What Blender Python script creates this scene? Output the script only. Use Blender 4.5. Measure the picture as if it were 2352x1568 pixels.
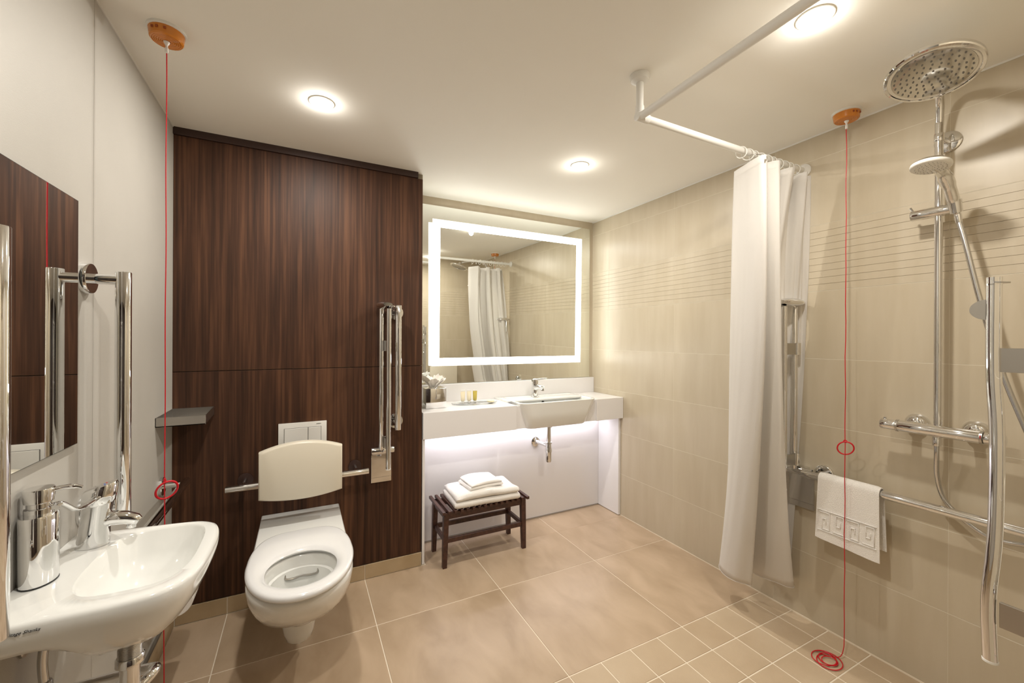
import bpy, bmesh, math, random
from mathutils import Vector, Matrix, noise
random.seed(7)
for o in list(bpy.data.objects): bpy.data.objects.remove(o, do_unlink=True)
S = bpy.context.scene
COL = S.collection
pi = math.pi

# ------------------------------------------------------------------ camera
YAW, ROLL = .4644, .0046
fw = Vector((math.sin(YAW), math.cos(YAW), 0)); rt = Vector((math.cos(YAW), -math.sin(YAW), 0)); up = Vector((0, 0, 1))
Rr = rt*math.cos(ROLL)+up*math.sin(ROLL); Uu = up*math.cos(ROLL)-rt*math.sin(ROLL)
cd = bpy.data.cameras.new('camera'); cam = bpy.data.objects.new('camera', cd); COL.objects.link(cam)
m = Matrix((Rr, Uu, -fw)).transposed().to_4x4(); m.translation = Vector((-.9016, -1.8623, 1.264)); cam.matrix_world = m
cd.sensor_width = 36; cd.lens = 939.77/2352*36; cd.shift_x = (1176-1163.256)/2352; cd.shift_y = (776.72-784)/2352
cd.clip_start = .02; cd.clip_end = 50
S.camera = cam
# ------------------------------------------------------------------ world, lights, exposure
w = bpy.data.worlds.new('world'); S.world = w; w.use_nodes = True
w.node_tree.nodes['Background'].inputs[0].default_value = (1, .93, .82, 1)
w.node_tree.nodes['Background'].inputs[1].default_value = .3
S.view_settings.view_transform = 'Standard'; S.view_settings.look = 'None'
S.view_settings.exposure = 0.05; S.view_settings.gamma = 1
S.view_settings.use_curve_mapping = False
H = 2.178
LAMPS = [(-.835, -.116), (.406, -.106), (.397, -1.215), (-.835, -1.215)]
LAMP_W, LAMP_C = 8.9, (1.0, .955, .88)
FILL_W = .75
def area(name, loc, size, power, color, rot=(0, 0, 0), sy=None, shape='DISK', spread=pi):
    l = bpy.data.lights.new(name, 'AREA'); l.shape = shape; l.size = size
    if sy: l.size_y = sy
    l.energy = power; l.color = color; l.spread = spread
    o = bpy.data.objects.new(name, l); o.location = loc; o.rotation_euler = rot; COL.objects.link(o); return o
for x, y in LAMPS:
    area('lamp_light', (x, y, H-.012), .06, LAMP_W, LAMP_C, spread=pi)
for x, y in LAMPS:      # added fill lamp below each fitting, brightens the ceiling and upper walls
    l = bpy.data.lights.new('ceiling_fill', 'POINT'); l.energy = FILL_W; l.color = LAMP_C; l.shadow_soft_size = .018
    o = bpy.data.objects.new('ceiling_fill', l); o.location = (x, y, H-.030); COL.objects.link(o)
# the light strip hidden under the vanity counter
area('counter_strip_light', (.43, .56, .690), 1.30, 2.3, (.95, .92, 1.0), sy=.02, shape='RECTANGLE')

# ------------------------------------------------------------------ materials
def srgb(r, g, b):
    f = lambda c: (c/12.92 if c <= .04045 else ((c+.055)/1.055)**2.4)
    return (f(r/255), f(g/255), f(b/255), 1)
def mat(name, col=(.8, .8, .8, 1), rough=.5, metal=0, coat=0, spec=.5, **k):
    m = bpy.data.materials.new(name); m.use_nodes = True; b = m.node_tree.nodes['Principled BSDF']
    b.inputs['Base Color'].default_value = col; b.inputs['Roughness'].default_value = rough
    b.inputs['Metallic'].default_value = metal; b.inputs['Coat Weight'].default_value = coat
    b.inputs['Coat Roughness'].default_value = .03
    b.inputs['Specular IOR Level'].default_value = spec
    for kk, v in k.items(): b.inputs[kk.replace('_', ' ')].default_value = v
    return m
def nt(m): return m.node_tree, m.node_tree.nodes['Principled BSDF']
def add_noise(m, c1, c2, scale=(1, 1, 1), s=5, detail=6, coord='Object', lo=.3, hi=.7, rnd=0, bump=0, bscale=80, dist=0, var=0):
    t, b = nt(m); N = t.nodes; L = t.links
    tc = N.new('ShaderNodeTexCoord'); mp = N.new('ShaderNodeMapping'); mp.inputs['Scale'].default_value = scale
    L.new(tc.outputs[coord], mp.inputs[0])
    oi = N.new('ShaderNodeObjectInfo')
    if rnd:
        mu = N.new('ShaderNodeMath'); mu.operation = 'MULTIPLY'; mu.inputs[1].default_value = rnd
        L.new(oi.outputs['Random'], mu.inputs[0]); cb = N.new('ShaderNodeCombineXYZ')
        for i in range(3): L.new(mu.outputs[0], cb.inputs[i])
        L.new(cb.outputs[0], mp.inputs['Location'])
    n = N.new('ShaderNodeTexNoise'); n.inputs['Scale'].default_value = s; n.inputs['Detail'].default_value = detail
    n.inputs['Distortion'].default_value = dist
    L.new(mp.outputs[0], n.inputs['Vector'])
    r = N.new('ShaderNodeValToRGB'); r.color_ramp.elements[0].position = lo; r.color_ramp.elements[1].position = hi
    r.color_ramp.elements[0].color = c1; r.color_ramp.elements[1].color = c2
    L.new(n.outputs[0], r.inputs[0]); out = r.outputs[0]
    if var:
        hs = N.new('ShaderNodeHueSaturation'); mr = N.new('ShaderNodeMapRange')
        mr.inputs['To Min'].default_value = 1-var; mr.inputs['To Max'].default_value = 1+var
        L.new(oi.outputs['Random'], mr.inputs[0]); L.new(mr.outputs[0], hs.inputs['Value']); L.new(out, hs.inputs['Color']); out = hs.outputs[0]
    L.new(out, b.inputs['Base Color'])
    if bump:
        n2 = N.new('ShaderNodeTexNoise'); n2.inputs['Scale'].default_value = bscale; n2.inputs['Detail'].default_value = 4
        L.new(tc.outputs[coord], n2.inputs['Vector']); bp = N.new('ShaderNodeBump'); bp.inputs['Strength'].default_value = bump
        bp.inputs['Distance'].default_value = .002; L.new(n2.outputs[0], bp.inputs['Height']); L.new(bp.outputs[0], b.inputs['Normal'])
    return m
M = {}
M['paint'] = add_noise(mat('cream_wall_panel', rough=.55), srgb(184, 180, 172), srgb(190, 186, 178), s=3, bump=.12, bscale=420)
M['ceil'] = add_noise(mat('ceiling_paint', rough=.85), srgb(243, 240, 231), srgb(245, 242, 234), s=2, bump=.05, bscale=300)
M['tile'] = add_noise(mat('beige_wall_tile', rough=.32), srgb(191, 178, 154), srgb(199, 187, 165), scale=(6, 6, .8), s=3, rnd=9, var=.012)
M['grout'] = mat('wall_grout', srgb(216, 208, 190), .8)
M['fgrout'] = mat('floor_grout', srgb(232, 220, 200), .8)
M['floor'] = add_noise(mat('sand_floor_tile', rough=.36), srgb(170, 147, 120), srgb(196, 173, 147), scale=(1.6, .8, 1), s=4.5, detail=12, rnd=13, lo=.30, hi=.70, bump=.05, bscale=60, var=.02, dist=.4)
M['sfloor'] = add_noise(mat('textured_shower_tile', rough=.5), srgb(182, 160, 132), srgb(197, 177, 150), s=3.5, detail=6, rnd=13, bump=.5, bscale=170, var=.02)
M['skirt'] = add_noise(mat('skirting_tile', rough=.4), srgb(172, 150, 116), srgb(190, 168, 136), s=5, rnd=9)
M['white'] = mat('white_laminate', srgb(236, 234, 234), .22)
M['plastic'] = mat('white_plastic', srgb(232, 230, 224), .35)
M['ceramic'] = mat('white_ceramic', srgb(236, 236, 232), .09, coat=.6)
M['seatw'] = mat('white_gloss_seat', srgb(238, 238, 238), .12, coat=.3)
M['cream'] = mat('cream_plastic', srgb(226, 218, 200), .3)
M['chrome'] = mat('chrome', (.80, .80, .80, 1), .045, 1)
M['chromesoft'] = mat('chrome_hose', (.62, .62, .62, 1), .16, 1)
M['steel'] = mat('brushed_steel', (.50, .48, .45, 1), .28, 1)
M['spray'] = mat('polished_spray_plate', (.62, .61, .58, 1), .10, 1)
M['gap'] = mat('grey_joint', srgb(120, 116, 110), .5)
M['dark'] = mat('dark_rubber', (.02, .02, .02, 1), .5)
M['darkwood'] = add_noise(mat('dark_stool_wood', rough=.38), srgb(52, 30, 24), srgb(84, 52, 42), scale=(6, 1, 6), s=9, rnd=5)
M['mirror'] = mat('mirror_glass', (.88, .90, .86, 1), 0.0, 1)
M['mirror2'] = mat('mirror_glass_side', (.80, .80, .78, 1), 0.0, 1)
M['edge'] = mat('mirror_edge', (.05, .07, .07, 1), .2)
M['red'] = mat('red_cord', srgb(200, 14, 34), .35)
M['orange'] = mat('orange_plastic', srgb(206, 126, 38), .25, coat=.3)
M['orangedark'] = mat('brown_inner_parts', srgb(150, 70, 20), .4)
M['backing'] = mat('wall_core', srgb(150, 140, 120), .8)
M['paper'] = mat('paper', srgb(244, 240, 234), .9)
M['soap'] = mat('soap', srgb(238, 226, 190), .5)
M['gold'] = mat('amber_gel', srgb(200, 180, 90), .15)
M['pale'] = mat('pale_gel', srgb(238, 226, 196), .2)
M['glass'] = mat('clear_dish', (.95, .97, .97, 1), .05, Transmission_Weight=.9, IOR=1.3)
M['door'] = mat('dark_door', srgb(58, 44, 36), .4)
M['red_dot'] = mat('red_dot', srgb(190, 20, 30), .4)
M['blue_dot'] = mat('blue_dot', srgb(40, 90, 200), .4)
M['ink'] = mat('printed_ink', srgb(60, 58, 56), .5)
def emis(name, col, s):
    m = mat(name, col, .5); t, b = nt(m); b.inputs['Emission Color'].default_value = col; b.inputs['Emission Strength'].default_value = s; return m
M['lampglass'] = emis('lamp_glass', (1, .94, .86, 1), 30)
M['frost'] = emis('lit_frosted_glass', (1, 1, .97, 1), 7.5)
M['frost_edge'] = emis('frosted_glass_edge', (1, .985, .94, 1), .55)
M['strip'] = emis('led_strip', (.94, .91, 1.0, 1), 2.5)
# wood veneer
def wood():
    m = mat('walnut_veneer', rough=.52, spec=.25); t, b = nt(m); N = t.nodes; L = t.links
    tc = N.new('ShaderNodeTexCoord'); mp = N.new('ShaderNodeMapping'); mp.inputs['Scale'].default_value = (1, 1, .10)
    oi = N.new('ShaderNodeObjectInfo'); cb = N.new('ShaderNodeCombineXYZ'); L.new(oi.outputs['Random'], cb.inputs[2])
    L.new(tc.outputs['Object'], mp.inputs[0]); L.new(cb.outputs[0], mp.inputs['Location'])
    wv = N.new('ShaderNodeTexNoise'); wv.inputs['Scale'].default_value = 7; wv.inputs['Detail'].default_value = 3; wv.inputs['Distortion'].default_value = 1.6
    L.new(mp.outputs[0], wv.inputs['Vector'])
    fine = N.new('ShaderNodeTexNoise'); fine.inputs['Scale'].default_value = 95; fine.inputs['Detail'].default_value = 6; fine.inputs['Distortion'].default_value = .25
    mp2 = N.new('ShaderNodeMapping'); mp2.inputs['Scale'].default_value = (1, 1, .022); L.new(tc.outputs['Object'], mp2.inputs[0]); L.new(mp2.outputs[0], fine.inputs['Vector'])
    mx = N.new('ShaderNodeMix'); mx.data_type = 'FLOAT'; mx.inputs[0].default_value = .6
    L.new(wv.outputs[0], mx.inputs[2]); L.new(fine.outputs[0], mx.inputs[3])
    r = N.new('ShaderNodeValToRGB'); e = r.color_ramp.elements
    e[0].position = .34; e[0].color = srgb(46, 29, 20); e[1].position = .66; e[1].color = srgb(97, 65, 45)
    k = e.new(.5); k.color = srgb(70, 45, 31)
    L.new(mx.outputs[0], r.inputs[0]); L.new(r.outputs[0], b.inputs['Base Color'])
    bp = N.new('ShaderNodeBump'); bp.inputs['Strength'].default_value = .12; bp.inputs['Distance'].default_value = .001
    L.new(fine.outputs[0], bp.inputs['Height']); L.new(bp.outputs[0], b.inputs['Normal'])
    return m
M['wood'] = wood()
M['darktrim'] = mat('dark_wood_trim', srgb(52, 32, 26), .4)
def cloth(name, col, bump, scale, trans=.3, rough=.9, dist=.003):
    m = bpy.data.materials.new(name); m.use_nodes = True; t = m.node_tree; N = t.nodes; L = t.links; b = N['Principled BSDF']
    b.inputs['Base Color'].default_value = col; b.inputs['Roughness'].default_value = rough; b.inputs['Sheen Weight'].default_value = .15
    tc = N.new('ShaderNodeTexCoord'); n = N.new('ShaderNodeTexNoise'); n.inputs['Scale'].default_value = scale; n.inputs['Detail'].default_value = 5
    L.new(tc.outputs['Object'], n.inputs['Vector']); bp = N.new('ShaderNodeBump'); bp.inputs['Strength'].default_value = bump; bp.inputs['Distance'].default_value = dist
    L.new(n.outputs[0], bp.inputs['Height']); L.new(bp.outputs[0], b.inputs['Normal'])
    if trans:
        tr = N.new('ShaderNodeBsdfTranslucent'); tr.inputs[0].default_value = col; mx = N.new('ShaderNodeMixShader'); mx.inputs[0].default_value = trans
        L.new(b.outputs[0], mx.inputs[1]); L.new(tr.outputs[0], mx.inputs[2]); L.new(mx.outputs[0], N['Material Output'].inputs[0])
    return m
M['curtain'] = cloth('curtain_cloth', srgb(238, 234, 228), .15, 260, .32)
M['towel'] = cloth('towel_terry', srgb(242, 238, 232), .9, 330, 0)
# ------------------------------------------------------------------ geometry helpers
class G:
    def __init__(s): s.bm = bmesh.new()
    def box(s, a, b, bev=0, seg=1):
        v = [s.bm.verts.new((x, y, z)) for x in (a[0], b[0]) for y in (a[1], b[1]) for z in (a[2], b[2])]
        fs = [s.bm.faces.new([v[i] for i in q]) for q in ((0, 1, 3, 2), (4, 6, 7, 5), (0, 4, 5, 1), (2, 3, 7, 6), (0, 2, 6, 4), (1, 5, 7, 3))]
        if bev:
            es = list({e for f in fs for e in f.edges}); bmesh.ops.bevel(s.bm, geom=es, offset=bev, segments=seg, profile=.5, affect='EDGES')
        return s
    def loft(s, rings, c0=True, c1=True, closed=True):
        R = [[s.bm.verts.new(p) for p in r] for r in rings]; n = len(R[0])
        for a, b in zip(R, R[1:]):
            for i in range(n if closed else n-1):
                j = (i+1) % n
                s.bm.faces.new((a[i], a[j], b[j], b[i]))
        if c0: s.bm.faces.new(R[0][::-1])
        if c1: s.bm.faces.new(R[-1])
        return s
    def tube(s, pts, r, seg=14, caps=True, bevel=0):
        pts = [Vector(p) for p in pts]; n = len(pts)
        rr = r if isinstance(r, (list, tuple)) else [r]*n
        T = [(pts[min(i+1, n-1)]-pts[max(i-1, 0)]).normalized() for i in range(n)]
        a = T[0].orthogonal().normalized()
        if abs(T[0].z) < .9: a = (up-T[0]*up.dot(T[0])).normalized()
        rings = []
        for i in range(n):
            a = (a-T[i]*a.dot(T[i])).normalized(); b = T[i].cross(a)
            rings.append([pts[i]+(a*math.cos(2*pi*k/seg)+b*math.sin(2*pi*k/seg))*rr[i] for k in range(seg)])
        return s.loft(rings, caps, caps)
    def cyl(s, p, q, r, seg=20, bev=0):
        p = Vector(p); q = Vector(q); d = (q-p).normalized()
        if bev: return s.tube([p, p+d*bev*.3, p+d*bev, q-d*bev, q-d*bev*.3, q], [r-bev, r-bev*.3, r, r, r-bev*.3, r-bev], seg)
        return s.tube([p, q], r, seg)
    def lathe(s, prof, o, ax=(0, 0, 1), seg=28):
        ax = Vector(ax).normalized(); a = ax.orthogonal().normalized(); b = ax.cross(a); o = Vector(o)
        return s.loft([[o+ax*h+(a*math.cos(2*pi*k/seg)+b*math.sin(2*pi*k/seg))*max(r, 1e-4) for k in range(seg)] for r, h in prof])
    def torus(s, o, R, r, ax=(0, 0, 1), sg=36, sr=10, sc=(1, 1)):
        ax = Vector(ax).normalized(); a = ax.orthogonal().normalized(); b = ax.cross(a); o = Vector(o); rings = []
        for i in range(sg):
            t = 2*pi*i/sg; d = a*math.cos(t)*sc[0]+b*math.sin(t)*sc[1]
            rings.append([o+d*R+(d*math.cos(2*pi*k/sr)+ax*math.sin(2*pi*k/sr))*r for k in range(sr)])
        rings.append(rings[0]); s.loft(rings, False, False); bmesh.ops.remove_doubles(s.bm, verts=s.bm.verts, dist=1e-6); return s
    def prism(s, poly, z0, z1, bev=0, seg=2):
        n = len(poly)
        s.loft([[(x, y, z0) for x, y in poly], [(x, y, z1) for x, y in poly]])
        if bev: bmesh.ops.bevel(s.bm, geom=list(s.bm.edges), offset=bev, segments=seg, affect='EDGES')
        return s
    def build(s, name, mt, parent=None, smooth=40, subsurf=0):
        bmesh.ops.recalc_face_normals(s.bm, faces=s.bm.faces)
        me = bpy.data.meshes.new(name); s.bm.to_mesh(me); s.bm.free()
        me.materials.append(M[mt] if isinstance(mt, str) else mt)
        if smooth:
            me.polygons.foreach_set('use_smooth', [True]*len(me.polygons)); me.set_sharp_from_angle(angle=math.radians(smooth))
        return link(name, me, parent, subsurf)
def link(name, me, parent=None, subsurf=0):
    o = bpy.data.objects.new(name, me); COL.objects.link(o)
    if parent is not None: o.parent = parent
    if subsurf:
        md = o.modifiers.new('s', 'SUBSURF'); md.levels = subsurf; md.render_levels = subsurf
    return o
def tag(o, label=None, cat=None, group=None, kind=None):
    for k, v in (('label', label), ('category', cat), ('group', group), ('kind', kind)):
        if v: o[k] = v
    return o
def thing(name, loc, label, cat, group=None, rz=0):
    o = bpy.data.objects.new(name, None); o.empty_display_size = .05; COL.objects.link(o); o.location = loc; o.rotation_euler = (0, 0, rz)
    return tag(o, label, cat, group)
def off(o, v):      # part meshes written in world coordinates, parent Empty at v
    o.location = -Vector(v); return o
def bez(pts, n=12):  # Catmull-Rom
    P = [Vector(p) for p in pts]; P = [P[0]*2-P[1]]+P+[P[-1]*2-P[-2]]; out = []
    for i in range(1, len(P)-2):
        a, b, c, d = P[i-1:i+3]
        for k in range(n):
            t = k/n; out.append(.5*((2*b)+(c-a)*t+(2*a-5*b+4*c-d)*t*t+(3*b-a-3*c+d)*t**3))
    return out+[P[-2]]
def text(body, size, mt, parent, M4, name='lettering', shear=0, ext=.0003, align='LEFT'):
    c = bpy.data.curves.new('t', 'FONT'); c.body = body; c.size = size; c.extrude = ext; c.shear = shear; c.align_x = align; c.resolution_u = 4
    t = bpy.data.objects.new('t', c); COL.objects.link(t); dg = bpy.context.evaluated_depsgraph_get(); dg.update()
    me = bpy.data.meshes.new_from_object(t.evaluated_get(dg)); bpy.data.objects.remove(t); me.transform(M4); me.materials.clear(); me.materials.append(M[mt])
    return link(name, me, parent)
def frame4(o, x, y):
    x = Vector(x).normalized(); y = Vector(y).normalized(); z = x.cross(y); m = Matrix((x, y, z)).transposed().to_4x4(); m.translation = Vector(o); return m

XR, YW, XL, YB, YC, XW, YE, YF = 1.1523, .3846, -1.4042, .6188, .7244, -.2971, -1.71, -2.6
# ------------------------------------------------------------------ setting: floor
fl = G().box((XL-.1, YF-.1, -.12), (XR+.1, YC+.1, -.0015)).build('floor', 'fgrout', None, 0); tag(fl, 'sand coloured tiled floor with pale grout lines', 'floor', kind='structure')
_tc = {}
def tile(parent, mt, a, b, axis, base, t=.01, bev=.0008):
    """a,b: 2D corners, axis: 0 wall x=const, 1 wall y=const, 2 floor; base: face coordinate; body goes behind (sign t)"""
    key = (mt, round(b[0]-a[0], 4), round(b[1]-a[1], 4), axis, t)
    if key not in _tc:
        hx, hy = (b[0]-a[0])/2, (b[1]-a[1])/2; g = G()
        lo, hi = sorted((0, t))
        if axis == 0: g.box((lo, -hx, -hy), (hi, hx, hy), bev)
        elif axis == 1: g.box((-hx, lo, -hy), (hx, hi, hy), bev)
        else: g.box((-hx, -hy, lo), (hx, hy, hi), bev)
        me = bpy.data.meshes.new('tile'); bmesh.ops.recalc_face_normals(g.bm, faces=g.bm.faces); g.bm.to_mesh(me); g.bm.free(); me.materials.append(M[mt]); _tc[key] = me
    o = link('tile', _tc[key], parent); cx, cy = (a[0]+b[0])/2, (a[1]+b[1])/2
    o.location = (base, cx, cy) if axis == 0 else (cx, base, cy) if axis == 1 else (cx, cy, base); return o
def cuts(lo, hi, step, org):
    k = math.floor((lo-org)/step+1e-6); r = []
    while org+k*step < hi-1e-4:
        a, b = max(lo, org+k*step), min(hi, org+(k+1)*step)
        if b-a > .012: r.append((a, b))
        k += 1
    return r
g = .002
for x0, x1 in cuts(XL+.008, XR, .6, 0):
    for y0, y1 in cuts(YF, YW-.006, .6, 0) + [(YW-.006, YB)]:
        if y0 >= YW-.01:
            if x1 < XW or x0 < -1: continue
            x0c = max(x0, XW+.02)
            tile(fl, 'floor', (x0c+g, y0), (x1-g, YB-.003), 2, 0, -.01); continue
        if x0 > -.01 and y1 < -.59: continue
        if y1 > .3 and x1 > XW: tile(fl, 'floor', (x0+g, y0+g), (x1-g, YW-.0061), 2, 0, -.01); continue
        tile(fl, 'floor', (x0+g, y0+g), (x1-g, y1-g), 2, 0, -.01)
g = .0024
for x0, x1 in cuts(0, XR-.002, .15, 0):
    for y0, y1 in cuts(YE, -.6, .15, 0): tile(fl, 'sfloor', (x0+g, y0+g), (x1-g, y1-g), 2, 0, -.01)
# ceiling and walls
ce = G().box((XL-.1, YF-.1, H), (XR+.1, YC+.1, H+.1)).build('ceiling', 'ceil', None, 0); tag(ce, 'plain warm white ceiling', 'ceiling', kind='structure')
wl = G().box((XL-.1, YF-.1, -.1), (XL-.004, YW+.02, H)).build('wall_left', 'backing', None, 0); tag(wl, 'plain cream wall on the left', 'wall', kind='structure')
for a, b in ((YF, -1.6), (-1.5985, -.3775), (-.3765, YW)):
    G().box((XL-.006, a+.0003, .0), (XL, b-.0003, H), .0002).build('panel', 'paint', wl, 0)
wb = G().box((XL-.1, YW+.018, -.1), (XW, YC+.1, H)).build('wall_back', 'backing', None, 0); tag(wb, 'back wall clad in dark walnut veneer behind the toilet', 'wall', kind='structure')
G().box((XL, YW, 1.1115), (XW-.004, YW+.018, 2.146), .0008).build('panel', 'wood', wb, 0)
G().box((XL, YW, .076), (XW-.004, YW+.018, 1.1085), .0008).build('panel', 'wood', wb, 0)
tag(G().box((XL, YW-.012, 2.146), (-.329, YW+.018, H), .001).build('top_trim', 'darktrim', wb, 0), 'darker narrow strip along the top')
wa = G().box((XW-.1, YC, -.1), (XR+.1, YC+.1, H)).build('wall_alcove', 'tile', None, 0); tag(wa, 'wall behind the lit mirror in the vanity alcove', 'wall', kind='structure')
# baseboards
bb = G().box((XL, YW-.004, 0), (XW-.004, YW+.01, .072)).build('baseboard_back', 'fgrout', None, 0); tag(bb, 'beige tile skirting under the walnut panels', 'skirting', kind='structure')
for a, b in ((XL+.012, -1.2), (-1.2, -.6), (-.6, XW-.004)): tile(bb, 'skirt', (a+.002, .003), (b-.002, .075), 1, YW-.007, .006)
bl = G().box((XL, YF, 0), (XL+.007, YW-.008, .088)).build('baseboard_left', 'fgrout', None, 0); tag(bl, 'beige tile skirting along the left wall', 'skirting', kind='structure')
for a, b in cuts(YF, YW-.009, .6, 0): tile(bl, 'skirt', (a+.002, .003), (b-.002, .09), 0, XL+.011, -.006)
G().box((XL, YF, .090), (XL+.013, YW-.01, .097), .001).build('trim_strip', 'steel', bl, 0)
# right wall with real tiles and the grooved decor row
wr = G().box((XR+.003, YF-.1, -.1), (XR+.12, YC+.1, H)).build('wall_right', 'grout', None, 0); tag(wr, 'right wall of large beige tiles with a band of grooved lines', 'wall', kind='structure')
ROWS = [(0, .296), (.296, .589), (.589, .886), (.886, 1.180), (1.180, 1.480), (1.480, 1.774), (1.774, 2.070), (2.070, H)]
def decor(parent, a, b, axis, base, t):
    key = ('decor', round(b[0]-a[0], 4), axis, t)
    if key not in _tc:
        gg = G(); hx = (b[0]-a[0])/2; z0 = -(b[1]-a[1])/2; hgt = b[1]-a[1]; n = 10; gw = .0012; bm = gg.bm
        pr = []
        s = -1 if t > 0 else 1
        for i in range(n):
            za = z0+hgt*i/n; zb = z0+hgt*(i+1)/n
            pr += [(0, za+(gw/2 if i else 0)), (0, zb-(gw/2 if i < n-1 else 0))]
            if i < n-1: pr += [(t*.25, zb-gw/2), (t*.25, zb+gw/2)]
        pr = [(t, z0)]+pr+[(t, z0+hgt)]
        ring = lambda h: [((d, h, z) if axis == 0 else (h, d, z)) for d, z in pr]
        gg.loft([ring(-hx), ring(hx)])
        me = bpy.data.meshes.new('tile'); bmesh.ops.recalc_face_normals(bm, faces=bm.faces); bm.to_mesh(me); bm.free(); me.materials.append(M['tile']); _tc[key] = me
    o = link('tile', _tc[key], parent); cx, cy = (a[0]+b[0])/2, (a[1]+b[1])/2
    o.location = (base, cx, cy) if axis == 0 else (cx, base, cy)
g = .001
def tilewall(parent, lo, hi, axis, base, t, org):
    for a, b in cuts(lo, hi, .6, org):
        for z0, z1 in ROWS:
            A, B = (a+g*.6, z0+g), (b-g*.6, z1-(g if z1 < H-.01 else 0))
            if abs(z0-1.48) < .01: decor(parent, A, B, axis, base, t)
            else: tile(parent, 'tile', A, B, axis, base, t, .0004)
tilewall(wr, YE, YC, 0, XR, .01, -.068)
for a, b in cuts(YE, YC, .6, -.068)[:-1]: G().box((XR+.0004, b-.001, 1.48), (XR+.0032, b+.001, 1.774)).build('grout', 'grout', wr, 0)
for a, b in ((0, 1.4805), (1.7735, H)): G().box((XR+.0004, YE, a), (XR+.0032, YC, b)).build('grout', 'grout', wr, 0)
tag(G().box((XR-.002, YE, -.001), (XR+.002, .40, .004)).build('trim_1', 'fgrout', None, 0), 'pale grout bead where the right wall meets the floor', 'trim', kind='structure')
tag(G().box((XR-.003, YE, H-.006), (XR+.002, YC, H)).build('trim_2', 'plastic', None, 0), 'thin pale line between right wall and ceiling', 'trim', kind='structure')
tag(G().box((XL, YF, H-.004), (XL+.003, YW, H)).build('trim_3', 'plastic', None, 0), 'thin pale line between left wall and ceiling', 'trim', kind='structure')
we = G().box((-.05, YF, -.1), (XR+.1, YE-.003, H)).build('wall_end', 'grout', None, 0); tag(we, 'tiled end wall of the shower, facing the vanity', 'wall', kind='structure')
tilewall(we, -.05, XR, 1, YE, -.01, -.05)
for a, b in ((0, 1.4805), (1.7735, H)): G().box((-.05, YE-.0032, a), (XR, YE-.0004, b)).build('grout', 'grout', we, 0)
wf = G().box((XL-.1, YF-.1, -.1), (-.05, YF, H)).build('wall_front', 'door', None, 0); tag(wf, 'dark wall behind the camera', 'wall', kind='structure')
d1 = G().box((-1.15, YF, 0), (-.3, YF+.02, 2.05), .002).build('door_1', 'door', None, 0); tag(d1, 'plain door behind the camera', 'door', kind='structure')
G().tube([(-.38, YF+.02, 1.0), (-.38, YF+.07, 1.0), (-.50, YF+.07, 1.0)], .01).build('door_handle', 'steel', d1)

# ------------------------------------------------------------------ ceiling lights
lab = ['recessed round ceiling light above the toilet', 'recessed round ceiling light in front of the lit mirror', 'recessed round ceiling light in the shower area by the curtain rail', 'recessed round ceiling light nearest the wash basin']
for i, (x, y) in enumerate(LAMPS):
    t = thing('ceiling_light', (x, y, H), lab[i], 'light', 'recessed ceiling lights')
    G().lathe([(.034, 0), (.046, 0), (.046, -.003), (.042, -.005), (.034, -.004), (.032, 0)], (0, 0, 0)).build('bezel', 'plastic', t)
    G().lathe([(.0, -.0005), (.033, -.0005), (.033, -.004), (0, -.005)], (0, 0, 0)).build('lamp_glass', 'lampglass', t)

# ------------------------------------------------------------------ alcove: mirror, lit mirror, vanity
gm = thing('wall_mirror', (.41, YC, .97), 'large frameless mirror covering the vanity alcove wall behind the lit mirror', 'mirror')
off(G().box((XW+.001, YC-.006, .966), (1.120, YC-.0005, 2.124), .0008).build('mirror_glass', 'mirror', gm, 0), gm.location)
# lit mirror (leans forward slightly)
ym = .684
lm = thing('illuminated_mirror', (.42, YC-.006, 1.09), 'square mirror with a glowing white frosted border above the vanity', 'mirror')
X0, X1, Z0, Z1 = -.158, 1.003, 1.087, 2.020; bw = .048
fr = G()
for a, b in (((X0, Z0), (X1, Z0+bw)), ((X0, Z1-bw), (X1, Z1)), ((X0, Z0+bw), (X0+bw, Z1-bw)), ((X1-bw, Z0+bw), (X1, Z1-bw))):
    fr.box((a[0], ym, a[1]), (b[0], ym+.005, b[1]))
off(fr.build('lit_border', 'frost', lm, 0), lm.location)
fe = G()
for a, b in (((X0-.003, Z0-.003), (X1+.003, Z0)), ((X0-.003, Z1), (X1+.003, Z1+.003)), ((X0-.003, Z0), (X0, Z1)), ((X1, Z0), (X1+.003, Z1))):
    fe.box((a[0], ym-.0005, a[1]), (b[0], ym+.0055, b[1]))
off(fe.build('glass_edge', 'frost_edge', lm, 0), lm.location)
off(G().box((X0+bw, ym, Z0+bw), (X1-bw, ym+.005, Z1-bw)).build('mirror_glass', 'mirror', lm, 0), lm.location)
off(G().box((X0+.06, ym+.005, Z0+.06), (X1-.06, YC-.007, Z1-.06), .002).build('housing', 'plastic', lm, 0), lm.location)

lm.rotation_euler.x = .014; lm.location.y -= .002
CT, CB, CF = .848, .699, .372
cn = thing('vanity_counter', (.43, YC, CT), 'white wall-to-wall vanity counter with a deep front edge and upstand', 'counter')
gg = G(); BX0, BX1 = .292, .915
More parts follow.
